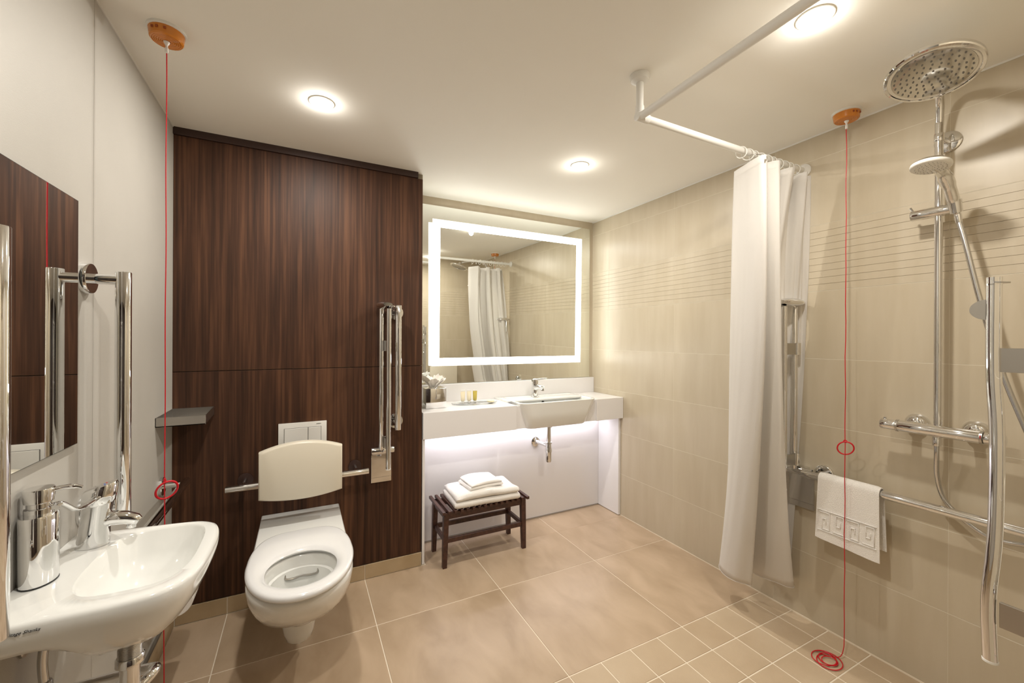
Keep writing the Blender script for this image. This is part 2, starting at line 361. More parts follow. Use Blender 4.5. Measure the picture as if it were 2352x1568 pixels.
# worktop with a recess for the basin: left, right, back, face behind basin
gg.box((XW+.001, CF, CB), (BX0, .70, CT), .0015)
gg.box((BX1, CF, CB), (XR-.001, .70, CT), .0015)
gg.box((BX0-.001, .386, CB), (BX1+.001, .42, CT-.006), .0008)
gg.box((BX0, .665, CB), (BX1, .70, CT-.012), .0008)
off(gg.build('worktop', 'white', cn, 0), cn.location)
off(G().box((XW+.001, .7005, CT-.02), (XR-.001, YC-.0005, .963), .0015).build('upstand', 'white', cn, 0), cn.location)
off(G().box((XW+.001, YB, .008), (XR-.001, YB+.018, CB-.003), .0008).build('back_panel', 'white', cn, 0), cn.location)
off(G().box((XR-.020, .398, .004), (XR-.001, YB-.0005, CB-.001), .0008).build('side_panel', 'white', cn, 0), cn.location)
off(G().box((XW+.0005, YW-.001, .002), (XW+.014, YB-.0005, CB-.001), .0008).build('side_panel', 'white', cn, 0), cn.location)
off(G().box((XW+.015, YB-.006, .0005), (XR-.021, YB+.01, .0075)).build('plinth_seal', 'steel', cn, 0), cn.location)
off(G().box((XW+.03, .545, CB-.008), (XR-.03, .575, CB-.0005)).build('light_strip', 'strip', cn, 0), cn.location)

# semi recessed basin
sb = thing('vanity_basin', (.61, .40, CB), 'white rectangular semi-recessed basin set in the vanity counter', 'basin')
def rrect(x0, x1, y0, y1, r, z, n=6, rf=None):
    out = []; rf = rf if rf is not None else r
    for cx, cy, a0, q in ((x1-r, y1-r, 0, r), (x0+r, y1-r, 90, r), (x0+rf, y0+rf, 180, rf), (x1-rf, y0+rf, 270, rf)):
        for k in range(n+1):
            a = math.radians(a0+90*k/n); out.append((cx+q*math.cos(a), cy+q*math.sin(a), z))
    return out
zt = CT+.011
rings = [rrect(.372, .825, .372, .64, .03, CB-.006, rf=.045), rrect(.360, .835, .362, .655, .03, CB+.004, rf=.05),
         rrect(.335, .872, .352, .655, .03, CB+.09, rf=.055), rrect(.318, .902, .348, .66, .02, zt-.010, rf=.055),
         rrect(.316, .905, .347, .66, .02, zt-.003, rf=.056), rrect(.320, .901, .351, .66, .02, zt, rf=.054),
         rrect(.336, .885, .366, .575, .03, zt-.001, rf=.045), rrect(.343, .879, .373, .571, .03, zt-.008, rf=.042),
         rrect(.362, .862, .395, .560, .04, zt-.07, rf=.05), rrect(.39, .83, .43, .54, .04, zt-.105, rf=.05), rrect(.50, .70, .46, .51, .02, zt-.112, rf=.02)]
off(G().loft(rings).build('bowl', 'ceramic', sb, 60), sb.location)
off(G().box((.290, .50, CT-.001), (.917, .6995, zt-.0005), .003, 2).build('tap_deck', 'ceramic', sb, 40), sb.location)
off(G().lathe([(.0, 0), (.011, 0), (.012, .002), (.008, .003), (.0, .003)], (.60, .5665, zt-.040), (0, -1, .2)).build('overflow', 'dark', sb), sb.location)
off(G().lathe([(0, 0), (.02, 0), (.02, .003), (0, .005)], (.60, .485, zt-.113)).build('waste_plug', 'chrome', sb), sb.location)
# small tap
tp = thing('vanity_tap', (.555, .60, zt), 'small chrome lever tap on the vanity basin', 'tap')
G().lathe([(.027, 0), (.027, .004), (.024, .006), (.023, .05), (.0235, .085), (.02, .088), (0, .088)], (0, 0, 0)).build('body', 'chrome', tp)
G().tube([(0, -.01, .062), (0, -.06, .074), (0, -.105, .070), (0, -.112, .068)], [.019, .0165, .0145, .012], 16).build('spout', 'chrome', tp)
G().cyl((0, -.103, .068), (0, -.103, .052), .010).build('aerator', 'steel', tp)
G().lathe([(.0235, 0), (.024, .02), (.021, .033), (.012, .037), (0, .037)], (0, 0, .089)).build('lever', 'chrome', tp)
G().tube([(.0, -.005, .115), (.035, -.045, .126), (.055, -.075, .130)], [.008, .006, .005], 10).build('lever_arm', 'chrome', tp)
# bottle trap
bt = thing('bottle_trap', (.607, .50, .42), 'chrome bottle trap below the vanity basin', 'pipe')
tr = lambda z: z-.42
G().lathe([(0, tr(.695)), (.02, tr(.695)), (.02, tr(.672)), (.024, tr(.670)), (.024, tr(.662)), (.016, tr(.660)), (.016, tr(.562)), (.023, tr(.560)), (.024, tr(.55)), (.019, tr(.547)), (.024, tr(.51)), (.025, tr(.495)),
           (.022, tr(.493)), (.0215, tr(.437)), (.018, tr(.425)), (.0, tr(.42))][::-1], (0, 0, 0)).build('trap_body', 'chrome', bt)
G().tube([(0, 0, tr(.53)), (-.015, .05, tr(.537)), (-.03, .117, tr(.54))], .0135, 16).build('outlet_pipe', 'chrome', bt)
G().lathe([(.0145, 0), (.026, .004), (.034, .010), (.034, .0115), (.0, .012)][::-1], (-.033, .105, tr(.54)), (0, 1, 0)).build('wall_flange', 'chrome', bt)
# tissue box
tb = thing('tissue_box', (-.188, .545, CT), 'square chrome tissue box at the left end of the vanity counter', 'tissue box')
s_ = .062; zb = .118
gg = G(); gg.box((-s_, -s_, .001), (s_, s_, zb), .002, 2); gg.build('box', 'chrome', tb, 30)
G().torus((0, 0, zb+.0005), .03, .0022, sc=(1.2, .7)).build('opening_rim', 'chrome', tb)
gg = G(); random.seed(3)
for k in range(7):
    a = k*.9; c = Vector((.012*math.cos(a), .008*math.sin(a), zb-.004)); n = 9; rg = []
    L = .045+.03*random.random(); tl = Vector((math.cos(a)*.55, math.sin(a)*.45, 1)).normalized(); sd = Vector((-math.sin(a), math.cos(a), .1))
    for i in range(6):
        t = i/5; wd = .012+.036*t*(1-.45*t); cen = c+tl*L*t*1.3+Vector((math.cos(a), math.sin(a), -.3))*.022*t*t
        rg.append([cen+sd*wd*(j/(n-1)*2-1)+Vector((math.cos(a), math.sin(a), .6))*.007*math.sin(j*1.9+k+i)+Vector((0, 0, (.014*(1-abs(j/(n-1)*2-1)) if i == 5 else 0))) for j in range(n)])
    gg.loft(rg, False, False, False)
gg.build('tissue', 'paper', tb, 60)
# toiletries tray, tubes, soap
ty = thing('toiletry_tray', (.09, .565, CT), 'clear shallow oval tray on the vanity counter under the toiletries', 'tray')
def oval(rx, ry, z, n=40): return [(rx*math.cos(2*pi*k/n), ry*math.sin(2*pi*k/n), z) for k in range(n)]
G().loft([oval(.14, .07, .0008), oval(.155, .078, .008), oval(.152, .075, .008), oval(.137, .067, .003)]).build('dish', 'glass', ty)
for i, (x, c, lb) in enumerate(((.012, 'pale', 'small pale cream toiletry tube, leftmost of three on the tray'), (.055, 'pale', 'small pale cream toiletry tube, middle of three on the tray'), (.095, 'gold', 'small amber shower gel tube beside two paler tubes'))):
    t = thing('toiletry_tube', (x, .575, CT+.0045), lb, 'toiletry', 'toiletry tubes on the vanity tray')
    G().cyl((0, 0, 0), (0, 0, .014), .009, 16, .002).build('cap', 'plastic', t)
    rg = []
    for z, rx, ry in ((.014, .010, .010), (.018, .0125, .012), (.04, .0135, .010), (.06, .0145, .006), (.070, .015, .0015), (.074, .015, .0012)):
        rg.append([(rx*math.cos(2*pi*k/20), ry*math.sin(2*pi*k/20), z) for k in range(20)])
    G().loft(rg).build('tube_body', c, t, 60)
    G().box((-.015, -.0013, .0742), (.015, .0013, .083), .0004).build('sealed_end', 'plastic', t, 0)
sp = G().loft([oval(.020, .020, 0), oval(.024, .024, .004), oval(.024, .024, .009), oval(.019, .019, .013)]).build('soap_bar', 'soap', None, 50); sp.location = (.182, .52, CT+.0092)
tag(sp, 'small round pale soap at the right end of the clear tray', 'soap')

# ------------------------------------------------------------------ stool and folded towels
SX0, SX1, SY0, SY1, SH = -.207, .316, .288, .515, .318
st = thing('slatted_stool', ((SX0+SX1)/2, (SY0+SY1)/2, 0), 'low dark wooden slatted stool carrying folded towels below the vanity', 'stool')
L0 = st.location.copy()
for ix, x in enumerate((SX0+.013, SX1-.013)):
    for iy, y in enumerate((SY0+.013, SY1-.013)):
        dx = .008*(1 if ix == 0 else -1)
        q = lambda cx, cy, h, z: [(cx-h, cy-h, z), (cx+h, cy-h, z), (cx+h, cy+h, z), (cx-h, cy+h, z)]
        off(G().loft([q(x, y, .0115, 0), q(x+dx*.5, y, .0135, .16), q(x+dx, y, .0145, SH-.016)]).build('leg', 'darkwood', st, 0), L0)
for y in (SY0+.013, SY1-.013):
    off(G().box((SX0+.02, y-.009, SH-.052), (SX1-.02, y+.009, SH-.016), .001).build('apron', 'darkwood', st, 0), L0)
    off(G().box((SX0+.025, y-.008, .135), (SX1-.025, y+.008, .160), .001).build('stretcher', 'darkwood', st, 0), L0)
for x in (SX0+.02, SX1-.02):
    off(G().box((x-.008, SY0+.024, SH-.052), (x+.008, SY1-.024, SH-.016), .001).build('apron', 'darkwood', st, 0), L0)
    off(G().box((x-.008, SY0+.024, .135), (x+.008, SY1-.024, .160), .001).build('stretcher', 'darkwood', st, 0), L0)
gs = G().box((-.0085, -.135, -.008), (.0085, .135, .008), .0012); me = bpy.data.meshes.new('slat'); bmesh.ops.recalc_face_normals(gs.bm, faces=gs.bm.faces); gs.bm.to_mesh(me); gs.bm.free(); me.materials.append(M['darkwood'])
for k in range(16):
    o = link('slat', me, st); o.location = Vector((SX0+.0005+(SX1-SX0-.001)*k/15, (SY0+SY1)/2, SH-.0078))-L0
def folded(name, x0, x1, y0, y1, z0, th, layers, label, rz=0, seedv=0):
    """towel folded in flat layers: rounded fold at the front, layer ends visible at the left"""
    gg = G(); nx, ny = 30, 26
    cx, cy = (x0+x1)/2, (y0+y1)/2; W, D = (x1-x0)/2, (y1-y0)/2
    for L in range(layers):
        za = z0+th*L; ins = .008*((L*7) % 3); tk = th*.985
        rows = []
        prof = []
        n = 8
        rr = tk/2
        for k in range(n+1): prof.append((-D+rr-rr*math.sin(pi*k/n)*1.0, rr-rr*math.cos(pi*k/n)))        # front fold
        for k in range(1, ny): prof.append((-D+rr+(2*D-2*rr)*k/ny, tk))
        for k in range(n+1): prof.append((D-rr+rr*math.sin(pi*k/n), rr+rr*math.cos(pi*k/n)))
        for k in range(1, ny): prof.append((D-rr-(2*D-2*rr)*k/ny, 0))
        for i in range(nx+1):
            u = -1+2*i/nx; e = 1-max(0, abs(u)-.9)/.1
            sq = .72+.28*math.sqrt(max(0, 1-(1-e)**2)) if e < 1 else 1
            ring = []
            for (yy, zz) in prof:
                X = u*(W-ins); Y = yy; Z = za+tk/2+(zz-tk/2)*sq
                f = 1 if L == layers-1 and zz > tk*.5 else .4
                nz = noise.noise(Vector((X*9+seedv, Y*9, L*.7+Z*2)))
                drop = .006*(u*u)*f*(L+1)
                ring.append((X+.004*noise.noise(Vector((Y*14, Z*20, seedv+L)))*abs(u)**3, Y+.003*noise.noise(Vector((X*10, Z*20, seedv))), max(z0+.0003, Z+nz*.008*f-drop)))
            rows.append(ring)
        gg.loft(rows)
    o = gg.build(name, 'towel', None, 80); o.location = (cx, cy, 0); o.rotation_euler = (0, 0, rz); tag(o, label, 'towel'); return o
folded('folded_bath_towel', -.138, .262, .262, .510, SH+.0006, .040, 2, 'large folded white bath towel lying on the slatted stool', math.radians(-2), 1)
folded('folded_hand_towel', -.048, .165, .305, .475, SH+.0006+.0785, .0205, 2, 'small folded white hand towel on top of the larger folded towel', math.radians(4), 5)

# ------------------------------------------------------------------ toilet
tc = Vector((-.897, YW-.0005, 0))
to = thing('toilet', tc, 'white wall-hung toilet with open seat ring in front of the walnut wall', 'toilet')
def pan_ring(z, front, hw, hb, wide=-.16, n=40, e=2.15):
    """plan ring: back straight edge on wall, sides, elliptical front"""
    pts = []; back = YW-.0005
    for k in range(n+1):                       # front arc from right side to left side
        a = pi*k/n; c, s_ = math.cos(a), math.sin(a)
        x = hw*math.copysign(abs(c)**(2/e), c); y = wide-(wide-front)*abs(s_)**(2/e)
        pts.append((tc.x+x, y, z))
    for k in range(1, 8): t = k/8; pts.append((tc.x-(hw+(hb-hw)*t), wide+(back-wide)*t, z))
    for k in range(7): t = k/6; pts.append((tc.x-hb+2*hb*t, back, z))
    for k in range(7, 0, -1): t = k/8; pts.append((tc.x+(hw+(hb-hw)*t), wide+(back-wide)*t, z))
    return pts
def hole_ring(z, cy, rx, ry, like):
    out = []; C0 = Vector((tc.x, cy))
    for p in like:
        d = Vector((p[0]-tc.x, p[1]-cy)); a = math.atan2(d.y/ry, d.x/rx); out.append((tc.x+rx*math.cos(a), cy+ry*math.sin(a), z))
    return out
base = pan_ring(.41, -.385, .174, .170)
rings = [pan_ring(.165, .0, .05, .06, .12), pan_ring(.175, -.06, .072, .08, .04), pan_ring(.19, -.11, .090, .095, .0), pan_ring(.21, -.165, .108, .108, -.05), pan_ring(.238, -.225, .127, .124, -.10), pan_ring(.27, -.280, .144, .138, -.13), pan_ring(.31, -.328, .159, .152, -.15),
         pan_ring(.355, -.364, .171, .164, -.165), pan_ring(.395, -.384, .1765, .171, -.17), pan_ring(.408, -.383, .176, .170, -.17), pan_ring(.413, -.378, .172, .167, -.17),
         hole_ring(.413, -.205, .13, .145, base), hole_ring(.405, -.205, .122, .137, base), hole_ring(.372, -.205, .118, .133, base), hole_ring(.368, -.203, .108, .124, base), hole_ring(.30, -.19, .095, .105, base), hole_ring(.24, -.17, .06, .07, base), hole_ring(.22, -.16, .03, .035, base)]
off(G().loft(rings).build('pan', 'ceramic', to, 50), tc)
off(G().lathe([(.0, .245), (.072, .245), (.0685, .20), (.063, .15), (.056, .105), (.048, .078), (.033, .064), (0, .061)][::-1], (tc.x-.008, -.035, 0)).build('trap_foot', 'ceramic', to, 60), tc)
# deck step at the back of the pan
off(G().box((tc.x-.170, .045, .400), (tc.x+.170, YW-.001, .421), .006, 3).build('rear_deck', 'ceramic', to, 50), tc)
# water flush lip
gg = G(); lip = [(-.058, -.098, .362), (-.055, -.105, .345), (-.03, -.098, .338), (0, -.094, .340), (.03, -.098, .338), (.055, -.105, .345), (.058, -.098, .362)]
off(gg.tube([(tc.x+x, y+.005, z) for x, y, z in bez(lip, 5)], .0045, 8).build('flush_lip', 'steel', to), tc)
off(G().lathe([(0, .262), (.068, .262), (.07, .2625), (0, .263)], (tc.x, -.172, 0)).build('water', 'glass', to), tc)
# seat
def seat_out(z, ins):
    pts = []; n = 64
    for k in range(n):
        a = 2*pi*k/n; c, s_ = math.cos(a), math.sin(a)
        hw = .181-ins
        if s_ < 0: x = hw*math.copysign(abs(c)**.93, c); y = -.14+(.262-ins)*s_
        else:
            x = hw*math.copysign(abs(c)**.55, c); y = -.14+(.245-ins)*abs(s_)**.62
            x *= 1-.08*abs(s_)
        pts.append((tc.x+x, y, z))
    return pts
def seat_in(z, d, like):
    out = []; cy, rx, ry = -.203, .118+d, .126+d
    for p in like:
        a = math.atan2((p[1]-cy)/ry, (p[0]-tc.x)/rx); out.append((tc.x+rx*math.cos(a), cy+ry*math.sin(a), z))
    return out
lk = seat_out(0, 0)
off(G().loft([seat_in(.420, .006, lk), seat_out(.420, .004), seat_out(.424, 0), seat_out(.434, 0), seat_out(.440, .005), seat_out(.442, .012), seat_in(.440, .022, lk), seat_in(.434, .006, lk), seat_in(.428, 0, lk), seat_in(.420, .006, lk)], False, False).build('seat', 'seatw', to, 60), tc)
# flush plate
fp = thing('flush_plate', (-.893, YW, .785), 'white dual flush plate on the walnut wall above the toilet', 'flush plate')
G().box((-.106, -.012, -.082), (.106, -.0003, .063), .0015, 2).build('plate', 'plastic', fp, 30)
G().box((-.080, -.0145, -.057), (.021, -.0121, .037), .001).build('button', 'plastic', fp, 0)
G().box((.024, -.0145, -.057), (.080, -.0121, .037), .001).build('button', 'plastic', fp, 0)
bd = G()
for a, b in (((-.082, -.059), (.082, -.057)), ((-.082, .037), (.082, .039)), ((-.082, -.059), (-.080, .039)), ((.080, -.059), (.082, .039)), ((.021, -.057), (.024, .037))): bd.box((a[0], -.0132, a[1]), (b[0], -.0120, b[1]))
bd.build('button_gap', 'gap', fp, 0)
text('GEBERIT', .006, 'ink', fp, frame4((.070, -.0123, .050), (1, 0, 0), (0, 0, 1)), align='CENTER')
# backrest with its bar
bk = thing('toilet_back_support', (-.897, YW, .60), 'cream rounded back support panel above the toilet on a chrome cross bar', 'back support')
def br(y, ins, zin):
    out = []; hw = .170-ins; n = 16; z0, z1, z2 = -.048+zin, .158-zin, .192-zin
    for k in range(n+1):
        u = -1+2*k/n; out.append((u*hw, y, z0-.020*(1-u*u)))
    for k in range(n+1):
        u = 1-2*k/n; out.append((u*hw, y, z1+(z2-z1)*(1-u*u)))
    return out
yb_ = .22-YW
G().loft([br(yb_+.02, .004, .004), br(yb_+.017, 0, 0), br(yb_-.008, 0, 0), br(yb_-.014, .003, .003), br(yb_-.017, .009, .009)]).build('back_pad', 'cream', bk, 50)
G().cyl((-.298, -.115, .0), (.298, -.115, .0), .0155, 20, .002).build('cross_bar', 'chrome', bk)
for s_ in (-.235, .245):
    G().cyl((s_, -.115, 0), (s_, -.0005, 0), .011, 16).build('bar_arm', 'chrome', bk); G().cyl((s_, -.008, 0), (s_, -.0003, 0), .032, 24, .002).build('wall_flange', 'darktrim', bk)

# ------------------------------------------------------------------ grab rails
def vrail(name, x, y, nx, ny, z0, z1, label, group, stand=.078, fz=(.035, .035), r=.0170):
    """vertical rail at (x,y); wall normal (nx,ny) points from wall to rail"""
    t = thing(name, (x-nx*stand, y-ny*stand, (z0+z1)/2), label, 'grab rail', group); c = (z0+z1)/2
    G().cyl((nx*stand, ny*stand, z0-c), (nx*stand, ny*stand, z1-c), r, 24, .0025).build('rail_tube', 'chrome', t)
    for z in (z1-c-fz[0], z0-c+fz[1]):
        G().lathe([(0, .0003), (.0395, .0003), (.0395, .014), (.038, .016), (0, .016)], (0, 0, z), (nx, ny, 0)).build('wall_flange', 'chrome', t)
        G().cyl((nx*.011, ny*.011, z), (nx*(stand-r*.6), ny*(stand-r*.6), z), .0135, 18).build('rail_arm', 'chrome', t)
    return t
vrail('vertical_grab_rail', XL+.078, -.43, 1, 0, .792, 1.436, 'vertical chrome grab rail on the left wall between the mirror and the corner', 'vertical grab rails', fz=(.022, .022))
vrail('vertical_grab_rail', XL+.078, -.942, 1, 0, .792, 1.436, 'vertical chrome grab rail nearest the camera, cut by the left picture edge', 'vertical grab rails', fz=(.022, .022))
vrail('vertical_grab_rail', -.448, YW-.078, 0, -1, .783, 1.434, 'vertical chrome grab rail on the walnut wall right of the hinged rail', 'vertical grab rails')
# horizontal rail on the left wall
hr = thing('horizontal_grab_rail', (XL, -.1, .665), 'dark reflecting horizontal grab rail on the left wall in the corner behind the wash basin', 'grab rail', 'horizontal grab rails')
G().cyl((.078, -.40, 0), (.078, .355, 0), .016, 24, .0025).build('rail_tube', 'chrome', hr)
for y in (.32, -.36):
    G().lathe([(0, .0003), (.036, .0003), (.036, .010), (.034, .012), (0, .012)], (0, y, 0), (1, 0, 0)).build('wall_flange', 'chrome', hr)
    G().cyl((.011, y, 0), (.068, y, 0), .0115, 16).build('rail_arm', 'chrome', hr)
# horizontal rail on the right wall
hr = thing('horizontal_grab_rail', (XR, -1.23, .678), 'long horizontal chrome grab rail on the shower wall carrying the hanging towel', 'grab rail', 'horizontal grab rails')
G().cyl((-.080, .395, 0), (-.080, -.445, 0), .016, 24, .0025).build('rail_tube', 'chrome', hr)
for y in (.345, -.40):
    G().lathe([(0, .0003), (.036, .0003), (.036, .010), (.034, .012), (0, .012)], (0, y, 0), (-1, 0, 0)).build('wall_flange', 'chrome', hr)
    G().cyl((-.011, y, 0), (-.07, y, 0), .0115, 16).build('rail_arm', 'chrome', hr)

def hinged(x, y, n, label, near=False, bx=0.0):
    """fold-up support rail folded against the wall; n = wall normal; origin on the wall"""
    t = thing('hinged_support_rail', (x, y, .50), label, 'support rail', 'hinged support rails', rz=math.atan2(n[1], n[0])+pi/2)
    # local: -y is away from the wall, x sideways
    z = lambda v: v-.50
    G().box((-.052, -.012, z(.50)), (.052, -.0003, z(.655)), .001).build('wall_plate', 'chrome', t, 0)
    G().box((-.0525, -.0125, z(.526)), (.0525, -.0119, z(.5275))).build('plate_seam', 'steel', t, 0)
    G().cyl((-.058, -.045, z(.675)), (.058, -.045, z(.675)), .0185, 20, .002).build('pivot_barrel', 'chrome', t)
    G().box((-.03, -.045, z(.655)), (.03, -.0003, z(.69)), .002).build('bracket', 'chrome', t, 0)
    G().cyl((-.010, -.052, z(.68)), (-.010, -.052, z(1.42)), .0125, 20, .002).build('rear_tube', 'chrome', t)
    r0 = [(bx, -.165, z(1.40)), (bx, -.165, z(1.20)), (bx, -.160, z(1.06)), (bx, -.162, z(.85)), (bx, -.171, z(.70)), (bx, -.168, z(.575))]
    if not near: r0 = [(bx, -.150, z(1.41)), (bx, -.150, z(1.2)), (bx, -.148, z(.8)), (bx, -.148, z(.605))]
    G().tube(bez(r0, 6), .0118, 20).build('front_tube', 'chrome', t)
    G().lathe([(0, -.0025), (.0125, -.0025), (.0125, .002), (0, .002)], r0[-1]).build('rubber_foot', 'plastic', t)
    if near:
        G().lathe([(0, 0), (.012, 0), (.0125, .003), (.0, .004)], (bx, -.165, z(1.383))).build('end_cap', 'chrome', t)
        G().lathe([(0, 0), (.014, 0), (.014, .0025), (.0, .0025)], (bx, -.156, z(1.387)), (0, .1, 1)).build('cap_disc', 'steel', t)
        pr = [(.0 if k in (0, 12) else -.029*math.sin(pi*k/12), .0225*math.cos(pi*k/12)) for k in range(13)]
        gg = G(); gg.loft([[(bx-.003, -.172+a, z(1.331)+b) for a, b in pr], [(bx+.003, -.172+a, z(1.331)+b) for a, b in pr]]); gg.build('side_tab', 'steel', t, 0)
    else:
        rg = []
        for k in range(9):
            yy = -.02-.155*k/8; h = .021*math.sqrt(max(.05, 1-((k-4)/4.4)**2))
            rg.append([(bx*.5-.006+.044*math.cos(2*pi*j/20)*math.sqrt(max(.1, 1-((k-4)/4.6)**2)), yy, z(1.43)+h*math.sin(2*pi*j/20)) for j in range(20)])
        G().loft(rg).build('end_bow', 'chrome', t, 60)
    for za, zb_ in ((1.197, 1.248), (.655 if near else .70, .708 if near else .752)):
        G().box((bx*.5-.004, -.155, z(za)), (bx*.5+.004, -.066, z(zb_)), .0005).build('cross_bar', 'steel', t, 0)
        G().cyl((0, -.052, z(za-.001)), (0, -.052, z(zb_+.001)), .0155, 20).build('collar', 'chrome', t)
    return t
hinged(-.520, YW, (0, -1), 'hinged chrome support rail folded up on the walnut wall right of the toilet', bx=.010)
hinged(XR, -.797, (-1, 0), 'hinged chrome support rail folded up on the tiled wall behind the curtain')
hinged(.43, YE, (0, 1), 'hinged chrome support rail standing nearest the camera at the right picture edge', near=True)

# folded shower seat on the end wall (seen in the lit mirror)
ss = thing('shower_bench', (.695, YE, .45), 'pale folded shower bench on the end wall, seen in the mirror', 'bench')
G().box((-.18, -.0+.05, .02), (.18, .078, .49), .012, 3).build('seat_panel', 'cream', ss, 50)
for s_ in (-.14, .14): G().box((s_-.015, .0003, .0), (s_+.015, .052, .40), .003).build('bracket', 'steel', ss, 0)

# ------------------------------------------------------------------ corner shelf
cs = thing('corner_shelf', (XL, YW, .95), 'shallow grey steel tray shelf in the back left corner', 'shelf')
X1s, Y1s, t_ = .153, -.245, .002
gg = G(); zz0, zz1 = -.036, .0
# outline: corner, along wood wall to (X1s,0), to front right (.150,-.245), to (0,-.245)
P_ = [(.0005, -.0005), (.151, -.0005), (.160, -.235), (.0005, -.235)]
gg.prism(P_, zz0, zz0+.003)
for a, b in zip(P_, P_[1:]+P_[:1]):
    a = Vector((*a, 0)); b = Vector((*b, 0)); d = (b-a).normalized(); n_ = Vector((-d.y, d.x, 0))*-1
    q = [a, b, b+n_*t_, a+n_*t_]; gg.loft([[(p.x, p.y, zz0) for p in q], [(p.x, p.y, zz1) for p in q]])
gg.build('tray', 'steel', cs, 0)

# ------------------------------------------------------------------ left mirror
sm = thing('side_mirror', (XL, -.70, 1.002), 'frameless rectangular mirror on the left wall above the wash basin', 'mirror')
G().box((.0090, -.205, 0), (.0120, .206, .594)).build('glass_edge', 'edge', sm, 0)
G().box((.01205, -.204, .001), (.0124, .205, .593)).build('mirror_glass', 'mirror2', sm, 0)
G().box((.0003, -.15, .08), (.0089, .15, .50)).build('mounting_plate', 'steel', sm, 0)

# ------------------------------------------------------------------ wash basin
wbz = .765; o0 = Vector((XL, -.66, wbz))
ws = thing('wash_basin', o0, 'small white wall-hung hand basin at lower left', 'basin')
def smooth_poly(P, n=5):
    return [(v.x, v.y) for v in bez([(x, y, 0) for x, y in P], n)]
OUT = [(-1.404, -.462), (-1.36, -.466), (-1.30, -.472), (-1.24, -.478), (-1.18, -.487), (-1.135, -.500), (-1.103, -.532), (-1.090, -.585), (-1.088, -.66), (-1.094, -.745), (-1.112, -.812), (-1.15, -.848), (-1.21, -.860), (-1.28, -.860), (-1.34, -.860), (-1.404, -.860)]
OUT = smooth_poly(OUT, 4); NB = 14
back = [(XL+.0006, -.860+(.398)*k/NB) for k in range(1, NB)]
OUT = [(max(x, XL+.0006), y) for x, y in OUT]+back
cen = Vector((-1.235, -.66))
def ring(z, ins, zf=None):
    out = []
    for x, y in OUT:
        d = Vector((x, y))-cen; L = d.length
        onw = x < XL+.002
        q = cen+d*max(0, (L-ins)/L)
        if onw: q.x = XL+.0006
        zz = z if zf is None else zf(q.x, q.y)
        out.append((q.x, q.y, zz))
    return out
def zlow(base, deckz):   # under side: shallow by the wall end near the camera, deeper at the bowl
    def f(x, y):
        u = min(1, max(0, (x-(-1.33))/.07)); u = u*u*(3-2*u); return deckz+(base-deckz)*u
    return f
def bowl_in(k):
    # inner bowl outline mapped to the same count
    d0 = []
    cx, cy = -1.215, -.655; hx, hy = (.098*k[0], .155*k[1])
    for x, y in OUT:
        a = math.atan2((y-cy)/hy, (x-cx)/hx); c, s_ = math.cos(a), math.sin(a); e = .62
        X = cx+hx*math.copysign(abs(c)**e, c); Y = cy+hy*math.copysign(abs(s_)**e, s_)
        if X < cx and Y < cy: X = max(X, cx-hx*1.0+ (cy-Y)*-.10)
        d0.append((X, Y, k[2]))
    return d0
rings = [ring(0, .15, zlow(.612, .700)), ring(0, .11, zlow(.618, .700)), ring(0, .075, zlow(.640, .702)), ring(0, .042, zlow(.668, .704)), ring(0, .016, zlow(.70, .708)), ring(0, .004, zlow(.728, .722)), ring(0, 0, lambda x, y: .745),
         ring(.758, 0), ring(.764, .003), ring(.767, .010), bowl_in((1.0, 1.0, .766)), bowl_in((.97, .97, .760)), bowl_in((.88, .86, .715)), bowl_in((.72, .66, .672)), bowl_in((.40, .36, .655)), bowl_in((.12, .08, .653))]
off(G().loft(rings).build('bowl', 'ceramic', ws, 55), o0)
off(G().lathe([(0, 0), (.018, 0), (.018, .003), (0, .006)], (-1.215, -.655, .653)).build('waste_plug', 'chrome', ws), o0)
off(text('Armitage Shanks', .0078, 'ink', ws, frame4((-1.3075, -.8612, .7515), (1, .0, 0), (0, 0, 1)), shear=.45, align='RIGHT'), o0)
# waste trap under the basin
wt = thing('basin_waste', (-1.244, -.66, .60), 'chrome threaded waste and pipe below the hand basin', 'pipe'); z = lambda v: v-.60
G().lathe([(0, z(.600)), (.030, z(.600)), (.037, z(.607)), (.037, z(.610)), (0, z(.611))], (0, 0, 0)).build('gasket', 'dark', wt)
pf = [(0, z(.540))]
for k in range(18): zz = .540+.060*k/18; pf += [(.0215, z(zz)), (.0205, z(zz+.0017))]
pf += [(.0215, z(.600)), (0, z(.600))]
G().lathe(pf, (0, 0, 0)).build('threaded_body', 'steel', wt, 20)
G().lathe([(0, z(.528)), (.022, z(.528)), (.0255, z(.531)), (.0255, z(.545)), (.023, z(.548)), (0, z(.548))], (0, 0, 0)).build('lock_nut', 'chrome', wt)
G().cyl((0, 0, z(.30)), (0, 0, z(.53)), .018, 20).build('tail_pipe', 'chrome', wt)
G().lathe([(0, z(.42)), (.024, z(.42)), (.027, z(.43)), (.027, z(.46)), (.02, z(.47)), (0, z(.47))], (.0, .0, 0)).build('trap_nut', 'chrome', wt)
G().tube(bez([(.0, .0, z(.455)), (.03, .035, z(.47)), (.02, .07, z(.46)), (-.06, .09, z(.45)), (-.159, .09, z(.45))], 6), .012, 14).build('trap_arm', 'chrome', wt)
fh = thing('supply_hose', (-1.36, -.70, .6975), 'grey braided water hose hanging under the hand basin', 'hose')
G().tube(bez([(0, 0, 0), (-.002, -.004, -.04), (-.008, -.002, -.09), (-.006, .0, -.14), (.0, .004, -.20)], 6), .0078, 12).build('hose', 'chromesoft', fh)
G().cyl((-.006, 0, -.135), (-.004, 0, -.165), .012, 12, .002).build('hose_nut', 'steel', fh)
